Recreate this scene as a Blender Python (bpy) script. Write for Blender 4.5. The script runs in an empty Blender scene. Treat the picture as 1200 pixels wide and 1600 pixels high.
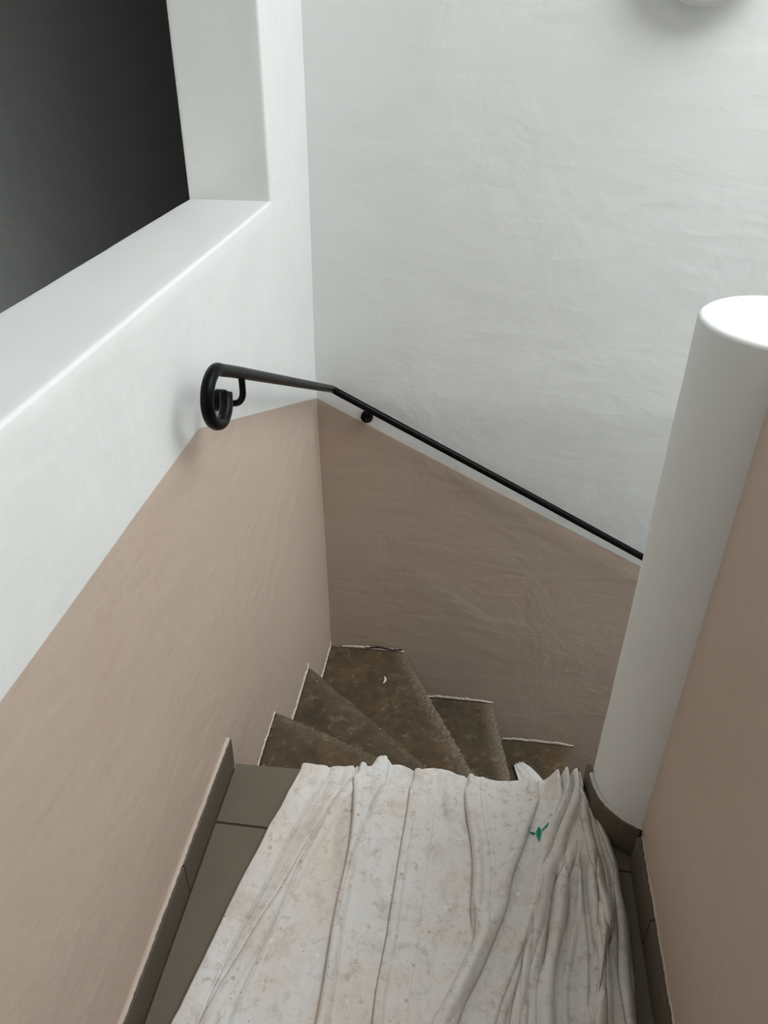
import bpy, bmesh, math, random
import numpy as np
from mathutils import Vector, Matrix
R_ = random.Random(7)

# ------------------------------------------------------------------ camera
scene = bpy.context.scene
cam_data = bpy.data.cameras.new('camera')
cam = bpy.data.objects.new('camera', cam_data)
scene.collection.objects.link(cam)
cam_data.sensor_fit = 'HORIZONTAL'
cam_data.sensor_width = 36.0
cam_data.lens = 1221.0 / 1200.0 * 36.0
cam_data.clip_start = 0.02
# axes of the world in camera coordinates (x right, y down, z forward)
fy = np.array([185.0, -783.0, 1221.0]); fy /= np.linalg.norm(fy)
vd = np.array([-22.0, 1900.0, 1221.0]); vd /= np.linalg.norm(vd)
uz = -(vd - vd.dot(fy) * fy); uz /= np.linalg.norm(uz)
ux = np.cross(fy, uz)
Rw = np.stack([ux, fy, uz])
right = Rw @ np.array([1, 0, 0]); up = Rw @ np.array([0, -1, 0]); back = Rw @ np.array([0, 0, -1])
cam.matrix_world = Matrix(((right[0], up[0], back[0], 0), (right[1], up[1], back[1], 0),
                           (right[2], up[2], back[2], 1.45), (0, 0, 0, 1)))
scene.camera = cam

# ------------------------------------------------------------------ sky, daylight, exposure
scene.view_settings.view_transform = 'Standard'
scene.view_settings.look = 'None'
scene.view_settings.gamma = 1.0
scene.view_settings.use_curve_mapping = False
scene.view_settings.exposure = 0.0
world = bpy.data.worlds.new('overcast_sky'); scene.world = world
world.use_nodes = True
bg = world.node_tree.nodes['Background']
bg.inputs[0].default_value = (0.955, 0.995, 1.0, 1)
bg.inputs[1].default_value = 6.95
# the skylight over the stairwell lets the overcast sky in
SKY = dict(x0=0.55, x1=3.4, y0=0.05, y1=2.20, z=3.2)
pl = bpy.data.lights.new('skylight_daylight', 'AREA')
pl.shape = 'RECTANGLE'; pl.size = SKY['x1'] - SKY['x0']; pl.size_y = SKY['y1'] - SKY['y0']
pl.cycles.is_portal = True
po = bpy.data.objects.new('skylight_daylight', pl)
po.location = ((SKY['x0'] + SKY['x1']) / 2, (SKY['y0'] + SKY['y1']) / 2, SKY['z'] + 0.001)
scene.collection.objects.link(po)

# added fill lamp, out of sight, brightening the grey wall beyond the opening
sl = bpy.data.lights.new('side_room_fill', 'AREA'); sl.shape = 'RECTANGLE'; sl.size = 0.5; sl.size_y = 0.8
sl.energy = 100.0; sl.color = (0.96, 1.0, 0.99)
so = bpy.data.objects.new('side_room_fill', sl); so.location = (-0.76, 0.45, 0.35)
so.rotation_euler = (0, math.radians(90), 0)       # faces the far side wall, below the sill
scene.collection.objects.link(so)

# ------------------------------------------------------------------ helpers
def link(name, me, mat=None, parent=None):
    o = bpy.data.objects.new(name, me)
    scene.collection.objects.link(o)
    if mat is not None:
        for m in (mat if isinstance(mat, (list, tuple)) else [mat]):
            me.materials.append(m)
    if parent is not None:
        o.parent = parent
    return o

def tag(o, label=None, cat=None, kind=None, group=None):
    if label: o['label'] = label
    if cat: o['category'] = cat
    if kind: o['kind'] = kind
    if group: o['group'] = group
    return o

def smooth(me, on=True):
    for p in me.polygons: p.use_smooth = on

def from_grid(name, P, mat=None, parent=None, matrow=None, closed_u=False, flip=False):
    """P: array (nu, nv, 3) -> quad grid mesh"""
    nu, nv = P.shape[:2]
    verts = P.reshape(-1, 3).tolist()
    faces = []; mi = []
    for i in range(nu if closed_u else nu - 1):
        i2 = (i + 1) % nu
        for j in range(nv - 1):
            f = (i * nv + j, i2 * nv + j, i2 * nv + j + 1, i * nv + j + 1)
            faces.append(f[::-1] if flip else f)
            mi.append(0 if matrow is None else matrow(i, j))
    me = bpy.data.meshes.new(name)
    me.from_pydata(verts, [], faces)
    me.update()
    o = link(name, me, mat, parent)
    if matrow: me.polygons.foreach_set('material_index', mi)
    smooth(me)
    return o

def bm_obj(name, bm, mat, parent=None, sm=False):
    bmesh.ops.recalc_face_normals(bm, faces=bm.faces)
    me = bpy.data.meshes.new(name); bm.to_mesh(me); bm.free()
    if sm: smooth(me)
    return link(name, me, mat, parent)

def box_bm(x0, x1, y0, y1, z0, z1, bev=0.0, seg=2):
    bm = bmesh.new()
    bmesh.ops.create_cube(bm, size=1)
    for v in bm.verts:
        v.co = Vector(((x0 + x1) / 2 + v.co.x * (x1 - x0), (y0 + y1) / 2 + v.co.y * (y1 - y0), (z0 + z1) / 2 + v.co.z * (z1 - z0)))
    if bev:
        bmesh.ops.bevel(bm, geom=list(bm.edges), offset=bev, segments=seg, affect='EDGES', profile=0.6)
    return bm

def prism_bm(pts, z0, z1, bev=0.0, seg=2):
    bm = bmesh.new()
    b = [bm.verts.new((x, y, z0)) for x, y in pts]
    t = [bm.verts.new((x, y, z1)) for x, y in pts]
    n = len(pts)
    bm.faces.new(b[::-1]); top = bm.faces.new(t)
    for i in range(n):
        bm.faces.new((b[i], b[(i + 1) % n], t[(i + 1) % n], t[i]))
    if bev:
        bmesh.ops.bevel(bm, geom=list(top.edges), offset=bev, segments=seg, affect='EDGES', profile=0.6)
    return bm

def tube_grid(path, r, seg=20, taper_end=True):
    P = np.array(path, float); n = len(P)
    T = np.gradient(P, axis=0); T /= np.linalg.norm(T, axis=1)[:, None]
    rings = []
    N = np.cross(T[0], [1, 0, 0.1]); N /= np.linalg.norm(N)
    for i in range(n):
        N = N - N.dot(T[i]) * T[i]; N /= np.linalg.norm(N)
        Bn = np.cross(T[i], N)
        ri = r[i] if hasattr(r, '__len__') else r
        a = np.linspace(0, 2 * math.pi, seg, endpoint=False)
        rings.append(P[i] + ri * (np.cos(a)[:, None] * N + np.sin(a)[:, None] * Bn))
    return rings

def tube(name, path, r, mat, parent, seg=20, cap=True):
    rings = tube_grid(path, r, seg)
    bm = bmesh.new(); vs = [[bm.verts.new(p) for p in ring] for ring in rings]
    for i in range(len(vs) - 1):
        for k in range(seg):
            bm.faces.new((vs[i][k], vs[i][(k + 1) % seg], vs[i + 1][(k + 1) % seg], vs[i + 1][k]))
    if cap:
        bm.faces.new(vs[0][::-1]); bm.faces.new(vs[-1])
    return bm_obj(name, bm, mat, parent, True)

def catmull(pts, per=10):
    P = [np.array(p, float) for p in pts]
    P = [2 * P[0] - P[1]] + P + [2 * P[-1] - P[-2]]
    out = []
    for i in range(1, len(P) - 2):
        for k in range(per):
            t = k / per
            out.append(0.5 * (2 * P[i] + (P[i + 1] - P[i - 1]) * t + (2 * P[i - 1] - 5 * P[i] + 4 * P[i + 1] - P[i + 2]) * t * t
                              + (-P[i - 1] + 3 * P[i] - 3 * P[i + 1] + P[i + 2]) * t ** 3))
    out.append(P[-2]); return out

def lathe(name, prof, origin, axis, mat, parent, seg=32):
    """prof: (radius, height) list along axis"""
    ax = Vector(axis).normalized(); q = Vector((0, 0, 1)).rotation_difference(ax)
    bm = bmesh.new(); rows = []
    for r, h in prof:
        rows.append([bm.verts.new(Vector(origin) + q @ Vector((r * math.cos(2 * math.pi * k / seg), r * math.sin(2 * math.pi * k / seg), h))) for k in range(seg)])
    for i in range(len(rows) - 1):
        for k in range(seg):
            bm.faces.new((rows[i][k], rows[i][(k + 1) % seg], rows[i + 1][(k + 1) % seg], rows[i + 1][k]))
    bm.faces.new(rows[0][::-1]); bm.faces.new(rows[-1])
    return bm_obj(name, bm, mat, parent, True)

def wob(a, b, amp, seed):
    """gentle plaster unevenness as a sum of sines"""
    r = random.Random(seed); s = np.zeros(np.broadcast(a, b).shape)
    for k in range(9):
        w = 4.0 * 1.45 ** k; th = r.uniform(0, math.pi); ph = r.uniform(0, 6.3)
        s = s + np.sin((a * math.cos(th) + b * math.sin(th)) * w + ph) / 1.42 ** k
    return amp * s * 0.4

# ------------------------------------------------------------------ materials
def mat_new(name):
    m = bpy.data.materials.new(name); m.use_nodes = True
    nt = m.node_tree; return m, nt, nt.nodes['Principled BSDF']

def nd(nt, t, **kw):
    n = nt.nodes.new(t)
    for k, v in kw.items():
        if k.startswith('i_'): n.inputs[k[2:].replace('_', ' ')].default_value = v
        else: setattr(n, k, v)
    return n

def noise(nt, vec, scale, detail=4, rough=0.55, dist=0.0, mapping=None):
    n = nd(nt, 'ShaderNodeTexNoise'); n.inputs['Scale'].default_value = scale
    n.inputs['Detail'].default_value = detail; n.inputs['Roughness'].default_value = rough
    n.inputs['Distortion'].default_value = dist
    if mapping:
        m = nd(nt, 'ShaderNodeMapping'); m.inputs['Scale'].default_value = mapping
        nt.links.new(vec, m.inputs[0]); vec = m.outputs[0]
    nt.links.new(vec, n.inputs['Vector']); return n.outputs['Fac']

def ramp(nt, fac, stops):
    r = nd(nt, 'ShaderNodeValToRGB'); el = r.color_ramp.elements
    while len(el) > 1: el.remove(el[-1])
    el[0].position = stops[0][0]; el[0].color = (*stops[0][1], 1) if hasattr(stops[0][1], '__len__') else (stops[0][1],) * 3 + (1,)
    for p, c in stops[1:]:
        e = el.new(p); e.color = (*c, 1) if hasattr(c, '__len__') else (c, c, c, 1)
    nt.links.new(fac, r.inputs[0]); return r.outputs[0]

def mix(nt, fac, a, b, mode='MIX'):
    m = nd(nt, 'ShaderNodeMix', data_type='RGBA', blend_type=mode)
    for s, v in ((m.inputs[0], fac), (m.inputs[6], a), (m.inputs[7], b)):
        if isinstance(v, bpy.types.NodeSocket): nt.links.new(v, s)
        elif hasattr(v, '__len__'): s.default_value = (*v, 1)
        else: s.default_value = v
    return m.outputs[2]

def bump(nt, bsdf, hs):
    prev = None
    for h, strength, dist in hs:
        b = nd(nt, 'ShaderNodeBump'); b.inputs['Strength'].default_value = strength; b.inputs['Distance'].default_value = dist
        nt.links.new(h, b.inputs['Height'])
        if prev: nt.links.new(prev, b.inputs['Normal'])
        prev = b.outputs[0]
    nt.links.new(prev, bsdf.inputs['Normal'])

def coord(nt):
    return nd(nt, 'ShaderNodeTexCoord').outputs['Object']

def plaster(name, col, dark, rough=0.62, relief=1.0):
    m, nt, b = mat_new(name); v = coord(nt)
    n1 = noise(nt, v, 2.2, 4, 0.6, 0.6); n2 = noise(nt, v, 7, 6, 0.6, 1.2, (1, 1, 1.0)); n3 = noise(nt, v, 90, 3, 0.6)
    n4 = noise(nt, v, 11, 5, 0.5, 0.5, (0.7, 1.0, 2.0))
    c = mix(nt, ramp(nt, n1, [(0.36, 0.0), (0.66, 1.0)]), col, dark)
    c2 = mix(nt, ramp(nt, n2, [(0.5, 0.0), (0.75, 0.30)]), c, [min(1, x * 1.06) for x in col])
    nt.links.new(c2, b.inputs['Base Color'])
    b.inputs['Roughness'].default_value = rough
    b.inputs['Specular IOR Level'].default_value = 0.35
    bump(nt, b, [(n1, 0.35 * relief, 0.02), (n4, 0.28 * relief, 0.006), (n3, 0.10, 0.0015)])
    return m

M_WHITE = plaster('white_plaster', (0.81, 0.82, 0.81), (0.78, 0.793, 0.783))
M_PINK = plaster('pink_plaster', (0.56, 0.440, 0.366), (0.57, 0.468, 0.385), 0.55, 1.5)
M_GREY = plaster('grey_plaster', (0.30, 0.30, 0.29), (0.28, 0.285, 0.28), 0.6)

M_DIM = plaster('warm_grey_plaster', (0.36, 0.33, 0.30), (0.34, 0.31, 0.28), 0.6)

def concrete():
    m, nt, b = mat_new('raw_concrete'); v = coord(nt)
    n1 = noise(nt, v, 5, 5, 0.6, 0.8); n2 = noise(nt, v, 28, 7, 0.72, 0.5); n3 = noise(nt, v, 300, 2, 0.5); n5 = noise(nt, v, 130, 4, 0.75)
    c = ramp(nt, n1, [(0.3, (0.070, 0.051, 0.030)), (0.5, (0.108, 0.081, 0.051)), (0.72, (0.155, 0.095, 0.045))])
    c = mix(nt, ramp(nt, n2, [(0.35, 0.65), (0.55, 0.0)]), c, (0.055, 0.042, 0.03))
    c = mix(nt, ramp(nt, n2, [(0.56, 0.0), (0.72, 0.7)]), c, (0.30, 0.25, 0.19))
    c = mix(nt, ramp(nt, n5, [(0.4, 0.45), (0.55, 0.0), (0.62, 0.0), (0.75, 0.5)]), c, (0.10, 0.08, 0.06))
    vo = nd(nt, 'ShaderNodeTexVoronoi'); vo.inputs['Scale'].default_value = 34; nt.links.new(v, vo.inputs['Vector'])
    sp = ramp(nt, vo.outputs['Distance'], [(0.045, 1.0), (0.07, 0.0)])
    sel = ramp(nt, noise(nt, v, 37, 1), [(0.56, 0.0), (0.60, 1.0)])
    mm = nd(nt, 'ShaderNodeMath', operation='MULTIPLY'); nt.links.new(sp, mm.inputs[0]); nt.links.new(sel, mm.inputs[1])
    c = mix(nt, mm.outputs[0], c, (0.72, 0.68, 0.62))
    # worn paler arris where the attribute says so
    at = nd(nt, 'ShaderNodeAttribute', attribute_name='wear')
    w = nd(nt, 'ShaderNodeMath', operation='MULTIPLY'); nt.links.new(at.outputs['Fac'], w.inputs[0])
    nt.links.new(ramp(nt, n5, [(0.36, 0.0), (0.6, 1.0)]), w.inputs[1])
    c = mix(nt, w.outputs[0], c, (0.33, 0.275, 0.21))
    nt.links.new(c, b.inputs['Base Color']); b.inputs['Roughness'].default_value = 0.95
    b.inputs['Specular IOR Level'].default_value = 0.15
    bump(nt, b, [(n2, 0.5, 0.006), (n3, 0.5, 0.0015)])
    return m
M_CONC = concrete()

def tile_mat(name, c0, c1, rough=0.55):
    m, nt, b = mat_new(name); v = coord(nt)
    n1 = noise(nt, v, 6, 4); n2 = noise(nt, v, 260, 4, 0.6); n3 = noise(nt, v, 60, 5, 0.7, 0, (4, 1, 1))
    c = mix(nt, ramp(nt, n1, [(0.35, 0.0), (0.65, 1.0)]), c0, c1)
    c = mix(nt, ramp(nt, n2, [(0.35, 0.35), (0.5, 0.0), (0.68, 0.0), (0.72, 0.25)]), c, [x * 0.7 for x in c0])
    c = mix(nt, ramp(nt, n3, [(0.5, 0.0), (0.8, 0.25)]), c, [x * 1.25 for x in c0])
    nt.links.new(c, b.inputs['Base Color']); b.inputs['Roughness'].default_value = rough
    b.inputs['Specular IOR Level'].default_value = 0.3
    bump(nt, b, [(n2, 0.25, 0.0006)])
    return m
M_TILE = tile_mat('taupe_floor_tile', (0.188, 0.157, 0.119), (0.165, 0.138, 0.105))
M_SKIRT = tile_mat('brown_skirting_tile', (0.135, 0.112, 0.083), (0.115, 0.095, 0.072), 0.5)

def simple(name, col, rough=0.5, spec=0.5, bmp=None, metal=0.0):
    m, nt, b = mat_new(name); v = coord(nt)
    n1 = noise(nt, v, 14, 4)
    c = mix(nt, ramp(nt, n1, [(0.35, 0.0), (0.65, 1.0)]), col, [x * 0.9 for x in col])
    nt.links.new(c, b.inputs['Base Color']); b.inputs['Roughness'].default_value = rough
    b.inputs['Specular IOR Level'].default_value = spec; b.inputs['Metallic'].default_value = metal
    if bmp: bump(nt, b, [(noise(nt, v, bmp[0], 4), bmp[1], bmp[2])])
    return m
M_GROUT = simple('grey_grout', (0.07, 0.062, 0.05), 0.9, 0.1, (200, 0.4, 0.001))
M_JOINT = simple('cut_tile_grout', (0.20, 0.165, 0.135), 0.8, 0.1)
M_CAULK = simple('painted_caulk', (0.62, 0.53, 0.46), 0.6, 0.3, (80, 0.5, 0.002))
M_SEAL = simple('white_caulk', (0.70, 0.69, 0.65), 0.6, 0.3, (80, 0.5, 0.002))
M_MORT = simple('rough_mortar', (0.80, 0.70, 0.61), 0.85, 0.1, (60, 0.7, 0.004))
M_CRACK = simple('dark_gap', (0.03, 0.024, 0.02), 0.95, 0.05)
M_BLACK = simple('black_gloss_paint', (0.0035, 0.0037, 0.004), 0.33, 0.10, (60, 0.12, 0.002))
M_LAMP = simple('opal_lamp_glass', (0.80, 0.80, 0.77), 0.3, 0.5)
M_LAMPB = simple('lamp_metal', (0.72, 0.72, 0.70), 0.4, 0.5)
M_GREEN = simple('green_paint', (0.012, 0.27, 0.17), 0.6, 0.3)
M_CHIP = simple('white_paint_flake', (0.75, 0.73, 0.68), 0.6, 0.3)
M_FRAME = simple('white_window_frame', (0.78, 0.79, 0.78), 0.4, 0.5)

def cloth_mat():
    m, nt, b = mat_new('stained_cotton'); v = coord(nt)
    n1 = noise(nt, v, 3.2, 6, 0.65, 1.0); n2 = noise(nt, v, 16, 7, 0.7, 0.5); n3 = noise(nt, v, 55, 6, 0.75, 0.3)
    nf = noise(nt, v, 9, 5, 0.6, 0.8)
    c = mix(nt, ramp(nt, n1, [(0.38, 0.0), (0.66, 1.0)]), (0.80, 0.795, 0.79), (0.77, 0.705, 0.64))
    c = mix(nt, ramp(nt, n2, [(0.52, 0.0), (0.64, 0.38), (0.72, 0.10)]), c, (0.53, 0.47, 0.42))
    c = mix(nt, ramp(nt, n3, [(0.53, 0.0), (0.70, 0.70)]), c, (0.42, 0.36, 0.30))
    c = mix(nt, ramp(nt, nf, [(0.60, 0.0), (0.68, 0.25), (0.76, 0.40)]), c, (0.50, 0.40, 0.30))
    def specks(scale, seed, size, sel, col, c):
        mp = nd(nt, 'ShaderNodeMapping'); mp.inputs['Location'].default_value = (seed, seed * 2.3, 0); nt.links.new(v, mp.inputs[0])
        vo = nd(nt, 'ShaderNodeTexVoronoi'); vo.inputs['Scale'].default_value = scale; nt.links.new(mp.outputs[0], vo.inputs['Vector'])
        s = ramp(nt, vo.outputs['Distance'], [(size, 1.0), (size * 1.35, 0.0)])
        q = nd(nt, 'ShaderNodeSeparateColor'); nt.links.new(vo.outputs['Color'], q.inputs[0])
        k = ramp(nt, q.outputs[0], [(sel, 0.0), (sel + 0.01, 1.0)])
        mm = nd(nt, 'ShaderNodeMath', operation='MULTIPLY'); nt.links.new(s, mm.inputs[0]); nt.links.new(k, mm.inputs[1])
        return mix(nt, mm.outputs[0], c, col)
    c = specks(22, 1.7, 0.09, 0.70, (0.86, 0.86, 0.85), c)
    c = specks(60, 3.1, 0.12, 0.80, (0.84, 0.84, 0.83), c)
    c = specks(24, 6.3, 0.032, 0.72, (0.12, 0.09, 0.07), c)
    c = specks(30, 9.9, 0.11, 0.84, (0.56, 0.50, 0.44), c)
    c = specks(75, 5.2, 0.075, 0.84, (0.22, 0.18, 0.15), c)
    nt.links.new(c, b.inputs['Base Color']); b.inputs['Roughness'].default_value = 0.9
    b.inputs['Specular IOR Level'].default_value = 0.15
    bump(nt, b, [(n1, 0.35, 0.012), (n2, 0.18, 0.003), (noise(nt, v, 700, 2), 0.12, 0.0005)])
    return m
M_CLOTH = cloth_mat()

# ------------------------------------------------------------------ main dimensions
XL = -0.485                       # stair face of the left wall
SILL = 1.083                      # top of the opening sill and of the parapet
Z0 = -2.4                         # bottom of the stairwell
ZC = 3.2                         # ceiling
def ypl(z): return 2.215 + np.maximum(0, 0.42 - np.asarray(z, float)) * 0.07     # slightly battered back wall

# ------------------------------------------------------------------ left wall with its unglazed opening
def arange_incl(a, b, step):
    n = max(2, int(round((b - a) / step)) + 1); return np.linspace(a, b, n)

ys = np.concatenate([arange_incl(-1.2, 1.2, 0.06)[:-1], [1.215], arange_incl(1.24, 1.81, 0.03), arange_incl(1.822, 2.36, 0.03)])
rows_below = 48
P = []
for y in ys:
    zd = 0.812 if y <= 1.215 else 0.812 + (0.421 - 0.812) * (y - 1.215) / (2.215 - 1.215)
    z = list(np.linspace(Z0, zd, rows_below)) + list(np.linspace(zd, SILL - 0.006, 12)[1:])
    x = [XL] * len(z)
    r = 0.007 if y < 1.82 else 0.0004
    if r < 0.001: z[-1] = SILL - 0.0006
    for k in range(1, 5):
        a = k / 4 * math.pi / 2; x.append(XL - r + r * math.cos(a)); z.append(SILL - r + r * math.sin(a))
    for xx in np.linspace(XL - 0.02, -0.664, 8): x.append(xx); z.append(SILL)
    for k in range(0, 5):
        a = k / 4 * math.pi / 2; x.append(-0.670 - r * math.sin(a)); z.append(SILL - r + r * math.cos(a))
    for zz in np.linspace(SILL - 0.02, -1.0, 8): x.append(-0.677); z.append(zz)
    P.append([(xx, y, zz) for xx, zz in zip(x, z)])
P = np.array(P)
amp = wob(P[..., 1], P[..., 2], 0.0022, 3)
keep = np.clip(np.maximum((np.abs(P[..., 2] - SILL) - 0.01) / 0.1, (P[..., 1] - 1.80) / 0.06), 0.25, 1) * (P[..., 0] > -0.6)
P[..., 0] += amp * keep
P[..., 2] += np.where(P[..., 2] > 1.07, wob(P[..., 1] * 6, P[..., 0] * 3, 0.0007, 5), 0)
nb = rows_below - 1
wall_left = from_grid('wall_left', P, [M_WHITE, M_PINK], matrow=lambda i, j: 1 if j < nb else 0, flip=True)
tag(wall_left, kind='structure')
# jamb: plaster pier between the opening and the corner
prof = [(XL, y) for y in np.linspace(2.36, 1.83, 20)]
r = 0.007; JY = 1.8145
for k in range(0, 5):
    a = k / 4 * math.pi / 2; prof.append((XL - r + r * math.cos(a), JY + r - r * math.sin(a)))
prof += [(x, JY) for x in np.linspace(XL - 0.02, -0.664, 8)]
for k in range(0, 5):
    a = k / 4 * math.pi / 2; prof.append((-0.670 - r * math.sin(a), JY + r - r * math.cos(a)))
prof += [(-0.677, y) for y in np.linspace(1.84, 2.36, 10)]
zs = arange_incl(SILL - 0.002, ZC, 0.04)
P = np.array([[(x, y, z) for x, y in prof] for z in zs])
k = np.clip((P[..., 2] - SILL) / 0.08, 0, 1)
P[..., 0] += wob(P[..., 1] , P[..., 2], 0.0022, 3) * np.where(P[..., 0] < -0.6, 0, np.clip((P[..., 1] - 1.80) / 0.06, 0.25, 1))
P[..., 1] += wob(P[..., 0] * 1.0, P[..., 2], 0.002, 8) * k * (P[..., 1] < 1.83)
from_grid('jamb', P, M_WHITE, wall_left, flip=True)
bm_obj('lintel', box_bm(-0.677, XL, -1.2, JY, 2.12, ZC, 0.004), M_WHITE, wall_left)

# ------------------------------------------------------------------ back wall
xs = np.concatenate([arange_incl(-0.52, 3.6, 0.03)])
P = []
for x in xs:
    zd = 0.421 - 0.5205 * (x - XL)
    z = list(np.linspace(Z0, zd, 70)) + list(np.linspace(zd, ZC, 70)[1:])
    P.append([(x, float(ypl(zz)), zz) for zz in z])
P = np.array(P)
P[..., 1] += wob(P[..., 0], P[..., 2], 0.003, 21)
wall_back = from_grid('wall_back', P, [M_WHITE, M_PINK], matrow=lambda i, j: 1 if j < 69 else 0, flip=False)
tag(wall_back, kind='structure')
def yback(x, z): return float(ypl(z)) + float(wob(np.array(x), np.array(z), 0.003, 21))
def xleft(y, z): return XL + float(wob(np.array(y), np.array(z), 0.0022, 3))

# ------------------------------------------------------------------ right parapet, its rounded end (column) and the wall along the lower flight
CX, CY, CR = 0.440, 1.147, 0.1235
wall_right = None
ysr = arange_incl(-1.2, 1.045, 0.04)
prof = [(0.400, z) for z in np.linspace(Z0, SILL - 0.012, 60)]
for kk in range(1, 5):
    a = kk / 4 * math.pi / 2; prof.append((0.410 - 0.010 * math.cos(a), SILL - 0.010 + 0.010 * math.sin(a)))
npink = 59
prof += [(x, SILL) for x in np.linspace(0.42, 0.54, 5)]
prof += [(0.563, z) for z in np.linspace(SILL - 0.008, -0.1, 10)]
P = np.array([[(x, y, z) for x, z in prof] for y in ysr])
P[..., 0] += wob(P[..., 1], P[..., 2], 0.0014, 31)
wall_right = from_grid('wall_right', P, [M_WHITE, M_PINK], matrow=lambda i, j: 1 if j < npink else 0)
tag(wall_right, kind='structure')
# column
seg = 72; zc = list(np.linspace(Z0, SILL - 0.008, 100))
P = []
for z in zc: P.append([(CR, z)] * seg)
rr = [(CR - 0.008 + 0.008 * math.cos(a), SILL - 0.008 + 0.008 * math.sin(a)) for a in np.linspace(0.15, math.pi / 2, 6)]
rr += [(CR * f, SILL + 0.0012) for f in (0.75, 0.5, 0.25, 0.004)]
for q in rr: P.append([q] * seg)
P = np.array(P)                                       # (nz, seg, 2)
ang = np.linspace(0, 2 * math.pi, seg, endpoint=False)[None, :].repeat(P.shape[0], 0)
rad = P[..., 0]; zz = P[..., 1]
irr = wob(np.cos(ang) * 0.25, zz + np.sin(ang) * 0.25, 0.006, 44) * np.clip(rad / CR, 0, 1)
rad2 = rad + irr
G = np.stack([CX + rad2 * np.cos(ang), CY + rad2 * np.sin(ang), zz + (rad < CR * 0.9) * 0.0], -1)
from_grid('column', np.transpose(G, (1, 0, 2)), M_WHITE, wall_right, closed_u=True)
# side of the lower flight, out of sight behind the column
bm_obj('stair_side_wall', box_bm(CX, 3.6, CY - 0.06, CY + 0.105, Z0, SILL - 0.001, 0.006), M_WHITE, wall_right)

# ------------------------------------------------------------------ the rest of the shell
def shell(name, x0, x1, y0, y1, z0, z1, mat, parent=None):
    o = bm_obj(name, box_bm(x0, x1, y0, y1, z0, z1), mat, parent)
    if parent is None: tag(o, kind='structure')
    return o
shell('wall_front', -2.2, 3.7, -1.3, -1.2, Z0, ZC, M_DIM)
shell('wall_far_right', 3.6, 3.7, -1.2, 2.6, Z0, ZC, M_WHITE)
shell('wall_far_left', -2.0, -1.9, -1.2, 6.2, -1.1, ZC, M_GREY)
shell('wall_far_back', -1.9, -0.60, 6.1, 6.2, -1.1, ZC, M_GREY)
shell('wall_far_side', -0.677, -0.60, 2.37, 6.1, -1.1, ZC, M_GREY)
ceiling = shell('ceiling', -2.0, SKY['x0'], -1.2, 6.2, ZC, ZC + 0.12, M_DIM)
shell('ceiling_panel', SKY['x1'], 3.7, -1.2, 2.6, ZC, ZC + 0.12, M_DIM, ceiling)
shell('ceiling_panel', SKY['x0'], SKY['x1'], -1.2, SKY['y0'], ZC, ZC + 0.12, M_DIM, ceiling)
shell('ceiling_panel', SKY['x0'], SKY['x1'], SKY['y1'], 2.6, ZC, ZC + 0.12, M_DIM, ceiling)
win = bm_obj('window_1', box_bm(SKY['x0'], SKY['x0'] + 0.03, SKY['y0'], SKY['y1'], ZC + 0.02, ZC + 0.10, 0.003), M_FRAME)
tag(win, kind='structure')
for a, b_, c, d in ((SKY['x1'] - 0.03, SKY['x1'], SKY['y0'], SKY['y1']), (SKY['x0'] + 0.03, SKY['x1'] - 0.03, SKY['y0'], SKY['y0'] + 0.03),
                    (SKY['x0'] + 0.03, SKY['x1'] - 0.03, SKY['y1'] - 0.03, SKY['y1']), (0.80, 0.83, SKY['y0'] + 0.03, SKY['y1'] - 0.03)):
    bm_obj('frame_bar', box_bm(a, b_, c, d, ZC + 0.02, ZC + 0.10, 0.003), M_FRAME, win)
shell('floor_lower', -0.60, 3.6, -1.2, 2.6, Z0 - 0.1, Z0, M_GROUT)
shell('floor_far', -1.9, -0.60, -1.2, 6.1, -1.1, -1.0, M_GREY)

# ------------------------------------------------------------------ landing floor
def yedge(x): return 1.139 + 0.030 * (x - XL)
bm = prism_bm([(XL, -1.2), (0.400, -1.2), (0.400, 1.02), (0.345, yedge(0.34) - 0.012), (XL, yedge(XL) - 0.012)], -0.26, -0.0025)
floor = bm_obj('floor', bm, M_GROUT); tag(floor, kind='structure')
bm_obj('floor_panel', box_bm(0.563, 3.6, -1.2, 1.087, -0.2, 0.0), M_TILE, floor)
XE = [-0.472, -0.036, 0.401]
YE = [yedge, 0.985, 0.565, 0.145, -0.275, -0.695, -1.115]
for i in range(2):
    for j in range(len(YE) - 1):
        x0, x1 = XE[i] + 0.0012, XE[i + 1] - 0.0012
        if j == 0:
            pts = [(x0, 0.9875), (x1, 0.9875 + 0.0), (x1, yedge(x1)), (x0, yedge(x0))]
            if i == 1: pts = [(x0, 0.9875), (x1 - 0.004, 0.9875), (x1 - 0.004, 1.02), (0.345, 1.05), (0.318, 1.11), (0.3165, yedge(0.317)), (x0, yedge(x0))]
        else:
            pts = [(x0, YE[j + 1] + 0.0012), (x1, YE[j + 1] + 0.0012), (x1, (YE[j] if j > 1 else 0.985) - 0.0022), (x0, (YE[j] if j > 1 else 0.985) - 0.0022)]
        dz = R_.uniform(-0.0004, 0.0004)
        bm_obj('tile', prism_bm(pts, -0.0025, 0.0 + dz, 0.001, 1), M_TILE, floor)

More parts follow.
